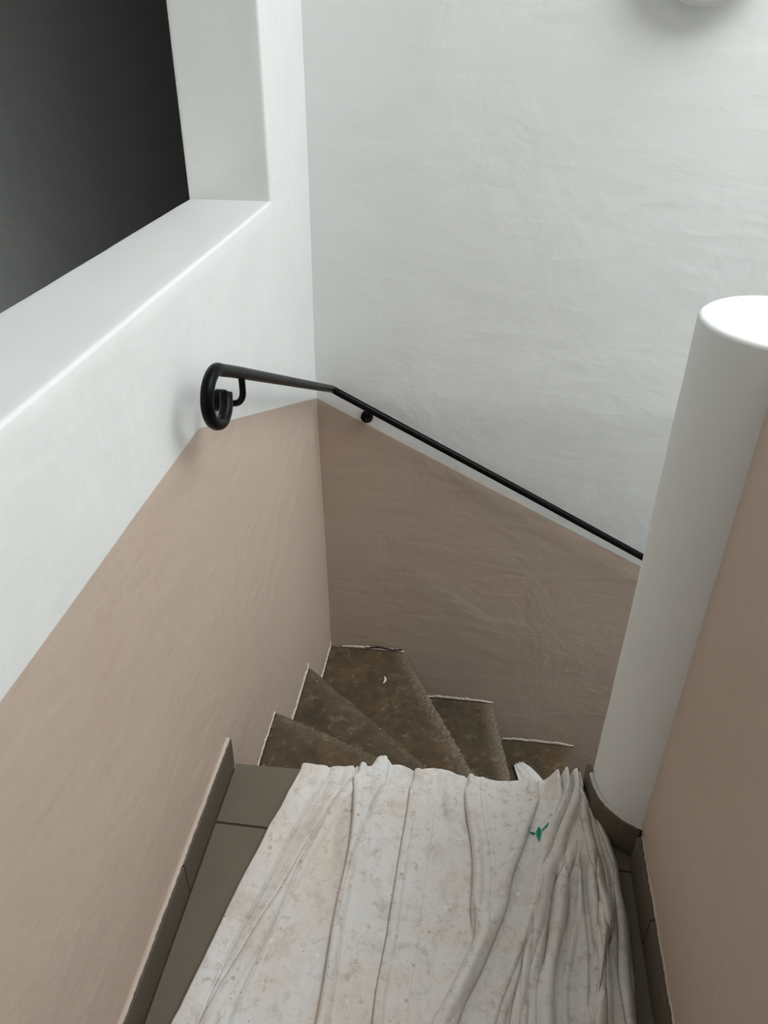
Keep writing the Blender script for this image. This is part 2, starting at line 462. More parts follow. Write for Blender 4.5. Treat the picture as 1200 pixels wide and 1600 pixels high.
# ------------------------------------------------------------------ skirting tiles
ST = 0.085
bl = bm_obj('baseboard_left', box_bm(XL, XL + 0.003, -1.2, 1.122, 0.0, ST - 0.004), M_GROUT)
tag(bl, kind='structure')
for (a, b_) in ((0.8285, 1.128), (0.397, 0.8255), (-0.035, 0.394), (-0.467, -0.038), (-0.9, -0.47)):
    h = ST + (0.0 if a > 0.8 else 0.001)
    bm = box_bm(XL + 0.002, XL + 0.012 + R_.uniform(0, 0.0008), a, b_, 0.0005, h, 0.0012, 2)
    if a > 0.8:
        for v in bm.verts:
            if v.co.y > 1.0: v.co.y += (0.008 - 0.10 * max(0, 0.02 - v.co.z)) * 0.9
    bm_obj('tile', bm, M_SKIRT, bl)
# ragged painted caulk along the top of the skirting
def ragged(name, pts_a, pts_b, normal, thick, mat, parent, jit_a=0.0, jit_b=0.002, seed=1, depth=0.004):
    """strip between polyline a (clean side) and b (ragged side), thickened along normal"""
    r = random.Random(seed); bm = bmesh.new(); N = Vector(normal); rows = []
    for A, B in zip(pts_a, pts_b):
        A = Vector(A); B = Vector(B); d = (B - A)
        A = A - d.normalized() * r.uniform(0, jit_a) if d.length else A
        B = B + d.normalized() * r.uniform(-jit_b, jit_b) if d.length else B
        m = (A + B) / 2 + N * thick * r.uniform(0.6, 1.1)
        rows.append([bm.verts.new(A - N * depth), bm.verts.new(A + N * thick * 0.4), bm.verts.new(m), bm.verts.new(B + N * 0.0003), bm.verts.new(B - N * depth)])
    for i in range(len(rows) - 1):
        for k in range(4): bm.faces.new((rows[i][k], rows[i][k + 1], rows[i + 1][k + 1], rows[i + 1][k]))
    bm.faces.new(rows[0]); bm.faces.new(rows[-1][::-1])
    return bm_obj(name, bm, mat, parent, True)
Y = arange_incl(-1.0, 1.137, 0.006)
ragged('caulk_bead', [(XL + 0.0075, y, ST + 0.0006) for y in Y], [(XL - 0.004, y, ST + 0.0006) for y in Y], (0, 0, 1), 0.0012, M_CAULK, bl, 0.0016, 0.0, 4, 0.002)

br = bm_obj('baseboard_right', box_bm(0.397, 0.400, -1.2, 1.005, 0.0, ST - 0.004), M_GROUT)
tag(br, kind='structure')
for (a, b_) in ((0.838, 1.006), (0.41, 0.835), (-0.02, 0.407), (-0.45, -0.023), (-0.88, -0.453)):
    bm_obj('tile', box_bm(0.388 - R_.uniform(0, 0.0008), 0.398, a, b_, 0.0005, ST + R_.uniform(-0.0006, 0.0006), 0.0012, 2), M_SKIRT, br)
Y = arange_incl(-1.0, 1.004, 0.006)
ragged('caulk_bead', [(0.3965, y, ST + 0.0003) for y in Y], [(0.402, y, ST + 0.0006) for y in Y], (0, 0, 1), 0.0014, M_CAULK, br, 0.0016, 0.0, 6, 0.002)
# cut tiles around the column
bc = None
angs = [168, 201.5, 218.5, 235, 251.5]
ro, ri = 0.1375, 0.1265
for i in range(4):
    a0, a1 = math.radians(angs[i] + 0.7), math.radians(angs[i + 1] - 0.7)
    pts = [(CX + rr_ * math.cos(a), CY + rr_ * math.sin(a)) for rr_, a in ((ro, a0), (ro, a1), (ri, a1), (ri, a0))]
    o = bm_obj('tile', prism_bm(pts, -0.02 if i == 0 else 0.0, ST + R_.uniform(-0.002, 0.001), 0.0012, 2), M_SKIRT, br)
A = np.radians(np.linspace(179, 253, 60))
ragged('caulk_bead', [(CX + 0.1300 * math.cos(a), CY + 0.1300 * math.sin(a), ST + 0.001) for a in A], [(CX + 0.122 * math.cos(a), CY + 0.122 * math.sin(a), ST + 0.002) for a in A], (0, 0, 1), 0.0015, M_SEAL, br, 0.002, 0.0, 9, 0.002)
for i in range(1, 4):          # pale grout in the joints between the cut tiles
    a = math.radians(angs[i]); c, s = math.cos(a), math.sin(a)
    pts = [(CX + rr_ * c - w * s, CY + rr_ * s + w * c) for rr_, w in ((ro - 0.001, -0.0018), (ro - 0.001, 0.0018), (ri, 0.0018), (ri, -0.0018))]
    bm_obj('grout_joint', prism_bm(pts, 0.0, ST - 0.001), M_JOINT, br)

# ------------------------------------------------------------------ winding concrete stairs
stairs = bpy.data.objects.new('winder_staircase', None); scene.collection.objects.link(stairs)
stairs.location = (0.0, 1.6, Z0)
tag(stairs, 'bare brown concrete winder stairs turning right below the tiled landing', 'staircase')
ZT = [-0.224, -0.445, -0.690, -0.938, -1.162, -1.395, -1.63, -1.865, -2.10]
HUB = (0.400, 1.170)
NOSE = [(XL, 1.139), (XL, 1.503), (XL, 1.915), (-0.195, None), (0.172, None), (0.530, None), (0.87, None), (1.15, None), (1.43, None), (1.71, None)]
def seg_pts(a, b, step=0.012, jit=0.0, rnd=R_):
    a = Vector(a); b = Vector(b); n = max(1, int((b - a).length / step)); d = (b - a).normalized(); p = Vector((-d.y, d.x))
    out = []
    j1 = 0
    for i in range(n):
        j1 = j1 * 0.6 + rnd.uniform(-jit, jit) * 0.7
        q = a + (b - a) * i / n + (p * j1 if 0 < i < n - 1 else Vector((0, 0)))
        out.append((q.x, q.y))
    return out
for k, z in enumerate(ZT):
    yb = float(ypl(z)) + 0.004
    def wend(i):
        x, y = NOSE[i]
        return (x, y if y is not None else yb)
    p0 = wend(k); p1 = wend(k + 1)
    straight = k >= 6
    h0 = HUB if k < 6 else (p0[0], 1.256); h1 = HUB if k < 5 else (p1[0], 1.256)
    if k == 5: h0 = HUB; h1 = (0.87, 1.256)
    loop = []
    loop += seg_pts(h0, p0, 0.05)
    if p0[0] == XL and p1[0] != XL:
        loop += seg_pts(p0, (XL, yb), 0.03) + seg_pts((XL, yb), p1, 0.03)
    else:
        loop += seg_pts(p0, p1, 0.03)
    loop += seg_pts(p1, h1, 0.012, 0.0022)
    if h0 != h1: loop += [h1]
    # remove duplicates and build
    pts = []
    for q in loop:
        if not pts or (Vector(q) - Vector(pts[-1])).length > 1e-4: pts.append(q)
    if (Vector(pts[0]) - Vector(pts[-1])).length < 1e-4: pts.pop()
    bm = bmesh.new()
    cx = sum(p[0] for p in pts) / len(pts); cy = sum(p[1] for p in pts) / len(pts)
    top = [bm.verts.new((x, y, z)) for x, y in pts]; bot = [bm.verts.new((x, y, max(z - 0.30, Z0))) for x, y in pts]
    f = bm.faces.new(top); bm.faces.new(bot[::-1])
    for i in range(len(pts)): bm.faces.new((top[i], bot[i], bot[(i + 1) % len(pts)], top[(i + 1) % len(pts)]))
    A1, B1 = Vector((*p1, 0)), Vector((*h1, 0)); dd = (B1 - A1).normalized()
    def dnose(v):
        w = Vector((v.x, v.y, 0)) - A1; return abs(w.x * dd.y - w.y * dd.x)
    edges = [e for e in f.edges if dnose(e.verts[0].co) < 0.006 and dnose(e.verts[1].co) < 0.006]
    if edges: bmesh.ops.bevel(bm, geom=edges, offset=0.007, segments=2, affect='EDGES', profile=0.55)
    # fine top surface so the wear attribute can follow the nosing
    big = [fc for fc in bm.faces if abs(fc.normal.z) > 0.9 or len(fc.verts) > 8]
    bmesh.ops.triangulate(bm, faces=[fc for fc in bm.faces if len(fc.verts) > 4])
    for _ in range(3):
        es = [e for e in bm.edges if e.calc_length() > 0.06 and min(e.verts[0].co.z, e.verts[1].co.z) > z - 0.02]
        if not es: break
        bmesh.ops.subdivide_edges(bm, edges=es, cuts=1)
        bmesh.ops.triangulate(bm, faces=[fc for fc in bm.faces if len(fc.verts) > 3])
    o = bm_obj('tread', bm, M_CONC, stairs)
    at = o.data.attributes.new('wear', 'FLOAT', 'POINT')
    s = {0: 0.35, 1: 0.25, 2: 0.75, 3: 1.0, 4: 0.5}.get(k, 0.3)
    at.data.foreach_set('value', [s * max(0, 1 - dnose(v.co) / 0.055) if v.co.z > z - 0.02 else 0.0 for v in o.data.vertices])
    o.matrix_parent_inverse = Matrix.Translation(stairs.location).inverted()

# rough mortar and paint edges where the treads meet the walls
def mortar_back(x0, x1, z, h, seed, ragged_top=0.002):
    X = arange_incl(x0, x1, 0.006)
    r = random.Random(seed)
    hh = [h * (0.75 + 0.5 * r.random()) * min(1, 0.35 + 12 * (x - x0), 0.4 + 12 * (x1 - x)) for x in X]
    ragged('mortar_strip', [(x, yback(x, z) - 0.001, z + 0.002) for x in X], [(x, yback(x, z) - 0.0005, z + 0.002 + q) for x, q in zip(X, hh)], (0, -1, 0), 0.0035, M_MORT, wall_back, 0.0, ragged_top, seed)
    ragged('shadow_gap', [(x, yback(x, z) - 0.001, z - 0.004) for x in X], [(x, yback(x, z) - 0.001, z + 0.003) for x in X], (0, -1, 0), 0.0018, M_CRACK, wall_back, 0.0, 0.0016, seed + 3)
mortar_back(-0.44, -0.192, -0.690, 0.015, 11)
mortar_back(-0.10, 0.176, -0.938, 0.017, 12)
mortar_back(0.235, 0.536, -1.162, 0.020, 13)
mortar_back(0.56, 0.87, -1.395, 0.014, 14)
# open crack over the third tread
X = arange_incl(-0.345, -0.20, 0.006)
ragged('crack', [(x, yback(x, -0.67) - 0.0035, -0.676 + 0.004 * math.sin(x * 60)) for x in X], [(x, yback(x, -0.67) - 0.0035, -0.6725 + 0.004 * math.sin(x * 60)) for x in X], (0, -1, 0), 0.0012, M_CRACK, wall_back, 0.001, 0.0012, 44)
def mortar_left(y0, y1, z, h, seed):
    Y = arange_incl(y0, y1, 0.005); r = random.Random(seed)
    hh = [h * (0.6 + 0.8 * r.random()) for y in Y]
    ragged('mortar_strip', [(xleft(y, z) + 0.001, y, z + 0.003) for y in Y], [(xleft(y, z) + 0.001, y, z + 0.003 + q) for y, q in zip(Y, hh)], (1, 0, 0), 0.002, M_MORT, wall_left, 0.0, 0.006, seed)
    ragged('shadow_gap', [(xleft(y, z) + 0.002, y, z - 0.003) for y in Y], [(xleft(y, z) + 0.002, y, z + 0.004) for y in Y], (1, 0, 0), 0.0016, M_CRACK, wall_left, 0.0, 0.0025, seed + 5)
mortar_left(1.17, 1.50, -0.224, 0.008, 21)
mortar_left(1.515, 1.91, -0.445, 0.020, 22)
mortar_left(1.93, 2.285, -0.690, 0.022, 23)

# paint flake on the third tread
bm = bmesh.new(); n = 8; L = []
for i in range(n + 1):
    t = i / n; a = -0.9 + 1.9 * t; w = 0.0035 * math.sin(math.pi * min(max(t, 0.06), 0.94)) + 0.0004
    c = Vector((-0.262 + 0.016 * math.cos(a), 2.135 + 0.022 * math.sin(a), 0)); nn = Vector((math.cos(a), math.sin(a), 0))
    L.append([bm.verts.new(c + nn * w + Vector((0, 0, -0.6885))), bm.verts.new(c - nn * w + Vector((0, 0, -0.6868))), bm.verts.new(c - nn * w + Vector((0, 0, -0.6902))), bm.verts.new(c + nn * w + Vector((0, 0, -0.6902)))])
for i in range(n):
    for k in range(4): bm.faces.new((L[i][k], L[i][(k + 1) % 4], L[i + 1][(k + 1) % 4], L[i + 1][k]))
bm.faces.new(L[0]); bm.faces.new(L[-1][::-1])
o = bm_obj('paint_flake', bm, M_CHIP)
tag(o, 'tiny curled white paint flake lying on the corner winder tread', 'paint flake')

# ------------------------------------------------------------------ handrail
rail = bpy.data.objects.new('handrail', None); scene.collection.objects.link(rail); rail.location = (-0.485, 1.32, 0.82)
tag(rail, 'black steel tube handrail with scrolled end following both stair walls', 'handrail')
def adopt(o, p):
    o.parent = p; o.matrix_parent_inverse = Matrix.Translation(p.location).inverted(); return o
XR = -0.425; RR = 0.0112
line = lambda y: 0.475 + 0.4735 * (2.17 - y)
curl = [(XR, 2.10, line(2.10)), (XR, 1.7, line(1.7)), (XR, 1.4, line(1.4)), (XR, 1.28, line(1.28)), (XR, 1.21, line(1.21) - 0.001), (XR, 1.172, 0.9455), (XR, 1.143, 0.944), (XR, 1.122, 0.931),
        (XR, 1.112, 0.906), (XR, 1.122, 0.878), (XR, 1.147, 0.858), (XR, 1.176, 0.8495), (XR, 1.199, 0.860), (XR - 0.002, 1.212, 0.872), (XR - 0.004, 1.220, 0.883)]
path_b = [(-0.425 + t, 2.168 + 0.010 * min(1, t / 0.6), 0.475 - 0.5235 * t) for t in np.linspace(0.03, 2.2, 30)]
path_a = catmull(curl[::-1], 8)
bend = catmull([path_a[-2], path_a[-1], (-0.425, 2.155, 0.482), (-0.413, 2.168, 0.469), path_b[0], path_b[1]], 6)[6:-6]
def link_adopt(name, path, r, seg=22): return adopt(tube(name, path, r, M_BLACK, None, seg), rail)
link_adopt('rail', [tuple(p) for p in path_a] + [tuple(p) for p in bend[1:]] + [tuple(p) for p in path_b[1:]], RR)
def bracket(wall_pt, n, arm_pts, rr=0.019):
    ro_ = lathe('rosette', [(rr * 0.97, -0.002), (rr, 0.002), (rr, 0.016), (rr * 0.93, 0.0195), (rr * 0.5, 0.0205), (0.001, 0.0206)], wall_pt, n, M_BLACK, None); adopt(ro_, rail)
    for dx in (-0.5, 0.5):
        t = Vector(n).cross(Vector((0, 0, 1))).normalized() * rr * dx
        sc = lathe('screw', [(0.0036, 0.019), (0.0036, 0.0225), (0.002, 0.0235), (0.0004, 0.0236)], Vector(wall_pt) + t + Vector((0, 0, rr * 0.5 * dx)), n, M_BLACK, None, 10); sc.parent = ro_
    adopt(tube('bracket_arm', catmull(arm_pts, 8), 0.0062, M_BLACK, None, 14), rail)
bracket((xleft(1.320, 0.820), 1.320, 0.820), (1, 0, 0), [(-0.466, 1.318, 0.817), (-0.450, 1.316, 0.817), (-0.437, 1.312, 0.823), (-0.428, 1.306, 0.838), (-0.4255, 1.303, 0.858), (-0.425, 1.300, 0.884)], 0.021)
for bx, bz in ((-0.325, 0.372), (1.05, -0.345)):
    yb = yback(bx, bz)
    bracket((bx, yb, bz), (0, -1, 0), [(bx, yb - 0.018, bz), (bx + 0.004, yb - 0.034, bz + 0.001), (bx + 0.010, 2.170, bz + 0.014), (bx + 0.014, 2.168, 0.475 - 0.5235 * (bx + 0.014 + 0.425))])

# ------------------------------------------------------------------ round wall lamp (only its lower rim is in the picture)
lamp = bpy.data.objects.new('wall_lamp', None); scene.collection.objects.link(lamp)
LX, LZ = 0.4525, 1.612; ly = yback(LX, LZ) - 0.003; lamp.location = (LX, ly, LZ)
tag(lamp, 'round white wall lamp cut off by the top edge of the photo', 'wall lamp')
adopt(lathe('lamp_base', [(0.125, -0.004), (0.13, 0.0), (0.13, 0.020), (0.126, 0.024)], (LX, ly, LZ), (0, -1, 0), M_LAMPB, None, 64), lamp)
adopt(lathe('lamp_shade', [(0.140, 0.020), (0.148, 0.024), (0.150, 0.030), (0.150, 0.048), (0.147, 0.055), (0.138, 0.061), (0.11, 0.069), (0.07, 0.075), (0.03, 0.077), (0.001, 0.0775)], (LX, ly, LZ), (0, -1, 0), M_LAMP, None, 64), lamp)

# ------------------------------------------------------------------ drop cloth: folds followed as curves on the floor (metres)
FOLD = {
    'LE': [(-0.3223, 1.1388), (-0.3425, 1.0302), (-0.3563, 0.9829), (-0.364, 0.9308), (-0.3823, 0.8477), (-0.3987, 0.7397), (-0.4132, 0.6519), (-0.4185, 0.6154), (-0.4234, 0.5961)],
    'RE': [(0.3042, 1.1613), (0.3198, 1.119), (0.3432, 1.0776), (0.3555, 1.0366), (0.3631, 0.9895), (0.364, 0.9202), (0.3701, 0.8721), (0.3663, 0.8104), (0.3642, 0.7531), (0.3594, 0.6991)],
    'C1': [(-0.2553, 1.1418), (-0.2752, 1.0781), (-0.2987, 0.9988), (-0.3154, 0.9184), (-0.3278, 0.8585), (-0.3468, 0.7816), (-0.3643, 0.7106), (-0.3724, 0.6573), (-0.3825, 0.6015)],
    'C2': [(-0.1953, 1.1429), (-0.2234, 1.085), (-0.2358, 1.0574), (-0.2515, 0.997), (-0.2722, 0.9431), (-0.2894, 0.8672), (-0.3171, 0.792), (-0.3376, 0.7262), (-0.3574, 0.6677), (-0.3763, 0.6049)],
    'C3': [(-0.2255, 1.076), (-0.2445, 0.998), (-0.2702, 0.9022), (-0.2815, 0.8335), (-0.2936, 0.7758), (-0.3086, 0.712), (-0.3219, 0.65), (-0.3275, 0.6087)],
    'C4': [(-0.1932, 1.1294), (-0.1781, 1.0232), (-0.1738, 0.9525), (-0.1773, 0.8716), (-0.1798, 0.8202), (-0.1778, 0.7566), (-0.1759, 0.6975), (-0.1759, 0.6287)],
    'C4b': [(-0.1262, 1.1385), (-0.145, 1.0825), (-0.1558, 1.0059), (-0.1613, 0.9504), (-0.1675, 0.8729), (-0.1693, 0.7796)],
    'C5': [(-0.0686, 1.1282), (-0.0682, 1.0504), (-0.0735, 0.9508), (-0.0759, 0.8678), (-0.0776, 0.8013), (-0.08, 0.7453), (-0.0856, 0.6952), (-0.084, 0.6409)],
    'C6': [(-0.0141, 1.1491), (-0.0031, 1.0974), (0.0121, 1.0285)],
    'C6b': [(-0.2299, 1.0798), (-0.2168, 0.9778), (-0.2062, 0.9108)],
    'C7': [(0.0521, 1.1381), (0.0585, 1.0633), (0.0707, 1.006), (0.0777, 0.9406), (0.0763, 0.8818), (0.0752, 0.8172)],
    'C7b': [(0.0815, 0.8659), (0.087, 0.8344), (0.0822, 0.7876), (0.0667, 0.7619), (0.0511, 0.7172), (0.0089, 0.6275)],
    'C8': [(0.2098, 1.1336), (0.1865, 1.0605), (0.168, 0.9927), (0.1477, 0.9428), (0.1377, 0.88), (0.1315, 0.8467), (0.1134, 0.8099), (0.0908, 0.7421), (0.069, 0.7004), (0.0524, 0.6611)],
    'C9': [(0.2052, 1.0126), (0.1934, 0.956), (0.1788, 0.8954), (0.1653, 0.8449), (0.1464, 0.7872), (0.1227, 0.7549)],
    'C10': [(0.2616, 1.1363), (0.245, 1.0925), (0.2246, 1.0266), (0.2086, 0.9652), (0.1974, 0.888), (0.1803, 0.8343), (0.1641, 0.7836), (0.1401, 0.7234), (0.1176, 0.6698)],
    'C11': [(0.2284, 0.9824), (0.2119, 0.9339), (0.196, 0.849), (0.1791, 0.7915), (0.1603, 0.7316), (0.1454, 0.6708)],
    'C12': [(0.2838, 1.1267), (0.2574, 1.07), (0.2377, 1.0208), (0.2178, 0.9522), (0.1982, 0.8588), (0.1857, 0.7575), (0.1748, 0.6773)],
    'C13': [(0.2643, 1.0206), (0.2547, 0.975), (0.2322, 0.9194), (0.2224, 0.8525), (0.2104, 0.7898), (0.1963, 0.7309), (0.1914, 0.6769)],
    'C14': [(0.2571, 0.9862), (0.2589, 0.9402), (0.2522, 0.8887), (0.247, 0.8557), (0.2354, 0.814), (0.2239, 0.7683), (0.2178, 0.7337), (0.215, 0.68)],
    'C15': [(0.2643, 1.0206), (0.2827, 1.0006), (0.3005, 0.9793)],
    'C16': [(0.3023, 0.9996), (0.2991, 0.9284), (0.2993, 0.8627), (0.2994, 0.8016), (0.2953, 0.744), (0.2899, 0.7029)],
    'C17': [(0.2966, 1.1326), (0.2954, 1.0751), (0.3036, 1.0146), (0.3121, 0.9648), (0.3149, 0.897), (0.3099, 0.833), (0.3053, 0.7733)],
    'C18': [(0.304, 1.1378), (0.3187, 1.1065), (0.3339, 1.0528), (0.3454, 1.0054), (0.3528, 0.9703), (0.3498, 0.9183)],
    'C20': [(0.3308, 0.9157), (0.3368, 0.9), (0.3301, 0.8668), (0.3314, 0.8513), (0.3133, 0.7946), (0.3013, 0.7338), (0.2874, 0.6922)],
    'C21': [(0.3523, 0.9527), (0.3474, 0.8851), (0.3447, 0.8376), (0.3357, 0.7632), (0.3399, 0.7069)],
    'MARK': [(0.2044, 1.0354), (0.205, 1.0511), (0.2036, 1.0143), (0.1842, 1.0405), (0.1942, 1.0341), (0.2238, 1.0536), (0.2113, 1.0383)],
    'EDGE': [(-0.2032, 1.1442), (-0.1572, 1.1435), (-0.1417, 1.2), (-0.0652, 1.1722), (-0.0119, 1.1724), (0.0399, 1.1474)],
    'E2': [(0.0107, 1.1635), (0.052, 1.1403), (0.1566, 1.1457), (0.2144, 1.1601), (0.2371, 1.1544)],
    'spots': [(-0.0516, 0.9205), (-0.0081, 0.7979), (-0.1599, 0.9086), (-0.048, 0.946), (-0.0805, 0.8252), (-0.0553, 0.8285), (-0.125, 0.6623)],
}
YN, YF = 0.30, None
def xe(name, yv):
    L = sorted(FOLD[name], key=lambda p: p[1]); X = [p[0] for p in L]; Yv = [p[1] for p in L]
    sl = (X[1] - X[0]) / (Yv[1] - Yv[0]); r = np.interp(yv, Yv, X)
    return np.where(yv < Yv[0], X[0] + sl * (yv - Yv[0]) * 0.6, r)
DROP = 0.16
nU, nV, nD = 620, 400, 46
yv = np.linspace(YN, 1.0, nV)                    # v: along the floor to the arris (normalised), then down
U = np.linspace(0, 1, nU)[:, None]
def over(x):                                     # how far the cloth bulges out over the step
    return 0.004 + 0.004 * np.sin(x * 31 + 1) + 0.030 * np.exp(-((x + 0.140) / 0.018) ** 4) + 0.022 * np.exp(-((x + 0.100) / 0.035) ** 2) + 0.018 * np.exp(-((x + 0.02) / 0.035) ** 2)
V = np.linspace(YN, 1.0, nV)[None, :]
s = (V - YN) / (1.0 - YN)
yl = YN + (yedge(-0.1) - YN) * s                 # first guess of y
xl = xe('LE', yl); xr = xe('RE', yl)
Xg = xl + (xr - xl) * U
Yg = YN + (yedge(Xg) + over(Xg) - YN) * s
# where the two sides lean in, follow the true edge at the true y
xl = xe('LE', Yg); xr = xe('RE', Yg); Xg = xl + (xr - xl) * U

def polyd(x, y, L):
    """signed distance (right of the direction of travel > 0 when travelling away from the camera) and end fade"""
    L = sorted(L, key=lambda p: p[1])
    yy = np.array([p[1] for p in L]); xx = np.array([p[0] for p in L])
    # smooth the polyline
    t = np.linspace(yy[0], yy[-1], 60); xs_ = np.interp(t, yy, xx); ker = np.ones(9) / 9
    xs_ = np.convolve(np.pad(xs_, 4, mode='edge'), ker, 'valid')
    c = np.interp(y, t, xs_); sl = np.interp(y, t, np.gradient(xs_, t))
    if yy[0] < 0.72: c = c + np.where(y < yy[0], (y - yy[0]) * np.clip((xs_[6] - xs_[0]) / (t[6] - t[0]), -0.3, 0.3), 0)
    d = (x - c) / np.sqrt(1 + sl ** 2)
    lo = 1.0 if yy[0] < 0.72 else 0.0; hi = 1.0 if yy[-1] > 1.11 else 0.0
    fade = np.ones_like(y)
    if not lo: fade = fade * np.clip((y - yy[0]) / 0.05 + 0.3, 0, 1)
    if not hi: fade = fade * np.clip((yy[-1] - y) / 0.05 + 0.3, 0, 1)
    return d, fade
H = np.full(Xg.shape, 0.0055); DX = np.zeros(Xg.shape); GR = np.zeros(Xg.shape)
def ridge(name, A, w, side=1, off=0.0, mode='tube'):
    global H, DX, GR
    A = A * 1.6
    d, f = polyd(Xg, Yg, FOLD[name]); d = (d - off) * side
    if mode == 'tube':
        t = np.clip(1 - ((d - w) / w) ** 2, 0, None); h = A * np.sqrt(t)
        h *= (d > 0) * (d < 2 * w)
        h = h + 0.25 * A * np.exp(-np.clip(d - 1.6 * w, 0, None) / (0.8 * w)) * (d >= 1.6 * w) * 0
    elif mode == 'layer':
        up = 1 - np.exp(-np.clip(d, 0, None) / (0.15 * w)); h = A * up * np.exp(-np.clip(d - 0.3 * w, 0, None) / w) * (d > 0)
    elif mode == 'soft':
        h = A * np.exp(-(d / w) ** 2)
    H += h * f
    if mode != 'soft':
        DX -= side * 0.75 * h * f * np.exp(-np.clip(d, 0, None) / (0.012 if mode == 'tube' else 0.006)) * (d > 0)
        if off == 0: GR = np.maximum(GR, f * np.exp(-(d / 0.0030) ** 2) * min(1, A / 0.009))
# big flat flap on the left, then the tucked tubes beside it
ridge('C1', 0.0085, 0.10, -1, 0, 'layer')
ridge('C2', 0.0068, 0.013, 1)
ridge('C2', 0.004, 0.02, -1, 0, 'layer')
ridge('C3', 0.0055, 0.03, -1, 0, 'layer')
ridge('C6b', -0.003, 0.012, 1, 0, 'soft'); ridge('C6b', 0.003, 0.02, 1, 0.03, 'soft')
ridge('C4', 0.0088, 0.0085, 1); ridge('C4', 0.0045, 0.03, 1, 0, 'layer')
ridge('C4b', 0.0045, 0.03, -1, 0, 'layer')
ridge('C5', 0.0082, 0.0085, 1); ridge('C5', 0.003, 0.03, 1, 0.01, 'layer')
ridge('C6', -0.004, 0.010, 1, 0, 'soft'); ridge('C6', 0.004, 0.018, 1, 0.025, 'soft')
ridge('C7', 0.0115, 0.035, 1, 0, 'layer'); ridge('C7', 0.0055, 0.008, 1)
ridge('C7b', 0.0095, 0.010, 1); ridge('C7b', 0.0045, 0.05, 1, 0, 'layer')
ridge('C8', 0.0105, 0.035, -1, 0, 'layer'); ridge('C8', 0.0048, 0.010, -1)
ridge('C9', 0.005, 0.012, 1, 0.012, 'soft')
ridge('C10', 0.0135, 0.024, -1, 0, 'layer'); ridge('C10', 0.0068, 0.008, 1)
ridge('C11', 0.0085, 0.0085, 1)
ridge('C12', 0.0105, 0.010, 1); ridge('C12', 0.006, 0.02, -1, 0, 'layer')
ridge('C13', 0.0105, 0.0095, 1); ridge('C13', 0.004, 0.02, -1, 0, 'layer')
ridge('C14', 0.0085, 0.009, -1); ridge('C14', 0.005, 0.03, 1, 0.004, 'layer')
ridge('C16', 0.0125, 0.009, 1); ridge('C16', 0.006, 0.03, 1, 0, 'layer')
ridge('C17', 0.0105, 0.0085, 1); ridge('C17', 0.006, 0.02, -1, 0, 'layer')
ridge('C18', 0.0115, 0.009, 1); ridge('C18', 0.006, 0.02, -1, 0, 'layer')
ridge('C20', 0.0110, 0.009, -1); ridge('C20', 0.006, 0.012, 1, 0.008, 'layer')
ridge('C21', 0.0105, 0.010, 1)
# thinner pleats between the main gathered folds
for nm, o_, w_, a_, s_ in (('C11', 0.019, 0.004, 0.0045, 1), ('C12', -0.014, 0.004, 0.004, 1), ('C13', 0.021, 0.0035, 0.004, 1), ('C14', 0.018, 0.005, 0.0035, 1),
                           ('C16', -0.016, 0.005, 0.004, -1), ('C16', 0.019, 0.0035, 0.0045, 1), ('C17', 0.018, 0.004, 0.005, 1), ('C18', -0.009, 0.0035, 0.004, 1),
                           ('C18', 0.021, 0.004, 0.004, 1), ('C7', 0.030, 0.006, 0.0025, 1), ('C5', 0.055, 0.008, 0.0016, 1), ('C4', 0.050, 0.008, 0.0012, -1)):
    ridge(nm, a_, w_, s_, o_)
# the diagonal tuck between two of the gathered folds
ax_, ay_, bx_, by_ = 0.2643, 1.0206, 0.3005, 0.9793
dl = math.hypot(bx_ - ax_, by_ - ay_)
tt = ((Xg - ax_) * (bx_ - ax_) + (Yg - ay_) * (by_ - ay_)) / dl ** 2
dd_ = ((Xg - ax_) * (by_ - ay_) - (Yg - ay_) * (bx_ - ax_)) / dl * -1
H += 0.008 * np.clip(np.minimum(tt + 0.1, 1.1 - tt) * 6, 0, 1) * (dd_ > 0) * np.exp(-np.clip(dd_, 0, None) / 0.03) * (1 - np.exp(-np.clip(dd_, 0, None) / 0.004))
# generic rumples
H += wob(Xg * 6, Yg * 2.0, 0.0018, 61) + wob(Xg * 16, Yg * 5, 0.0009, 62) + wob(Xg * 9, Yg * 11, 0.0008, 63)
# folds running out over the arris between the traced ones
H += 0.0035 * np.clip((Yg - 1.02) / 0.1, 0, 1) * np.abs(np.sin(Xg * 75 + 1.3 * np.sin(Xg * 23)))
H += 0.005 * np.exp(-((Xg + 0.125) / 0.035) ** 2) * np.clip((Yg - 1.12) / 0.06, 0, 1)
H += 0.012 * np.exp(-((Xg - 0.27) / 0.05) ** 2) * np.clip((Yg - 0.9) / 0.2, 0, 1)
H += 0.010 * np.exp(-((Xg - 0.33) / 0.04) ** 2)
H *= 1 - 0.55 * np.clip((Yg - 1.07) / 0.07, 0, 1) * np.clip((0.25 - Xg) / 0.03, 0, 1)
# smoothing along u twice keeps creases readable but not jagged
for _ in range(1): H[1:-1] = 0.25 * H[:-2] + 0.5 * H[1:-1] + 0.25 * H[2:]
for _ in range(2): H[:, 1:-1] = 0.25 * H[:, :-2] + 0.5 * H[:, 1:-1] + 0.25 * H[:, 2:]
H -= 0.006 * GR
edge_f = np.minimum(np.clip((Xg - xl) / 0.006, 0, 1), np.clip((xr - Xg) / 0.014, 0, 1))
edge_f = np.sqrt(1 - (1 - edge_f) ** 2)
Hc = np.maximum(0.0012, H * (0.12 + 0.88 * edge_f))
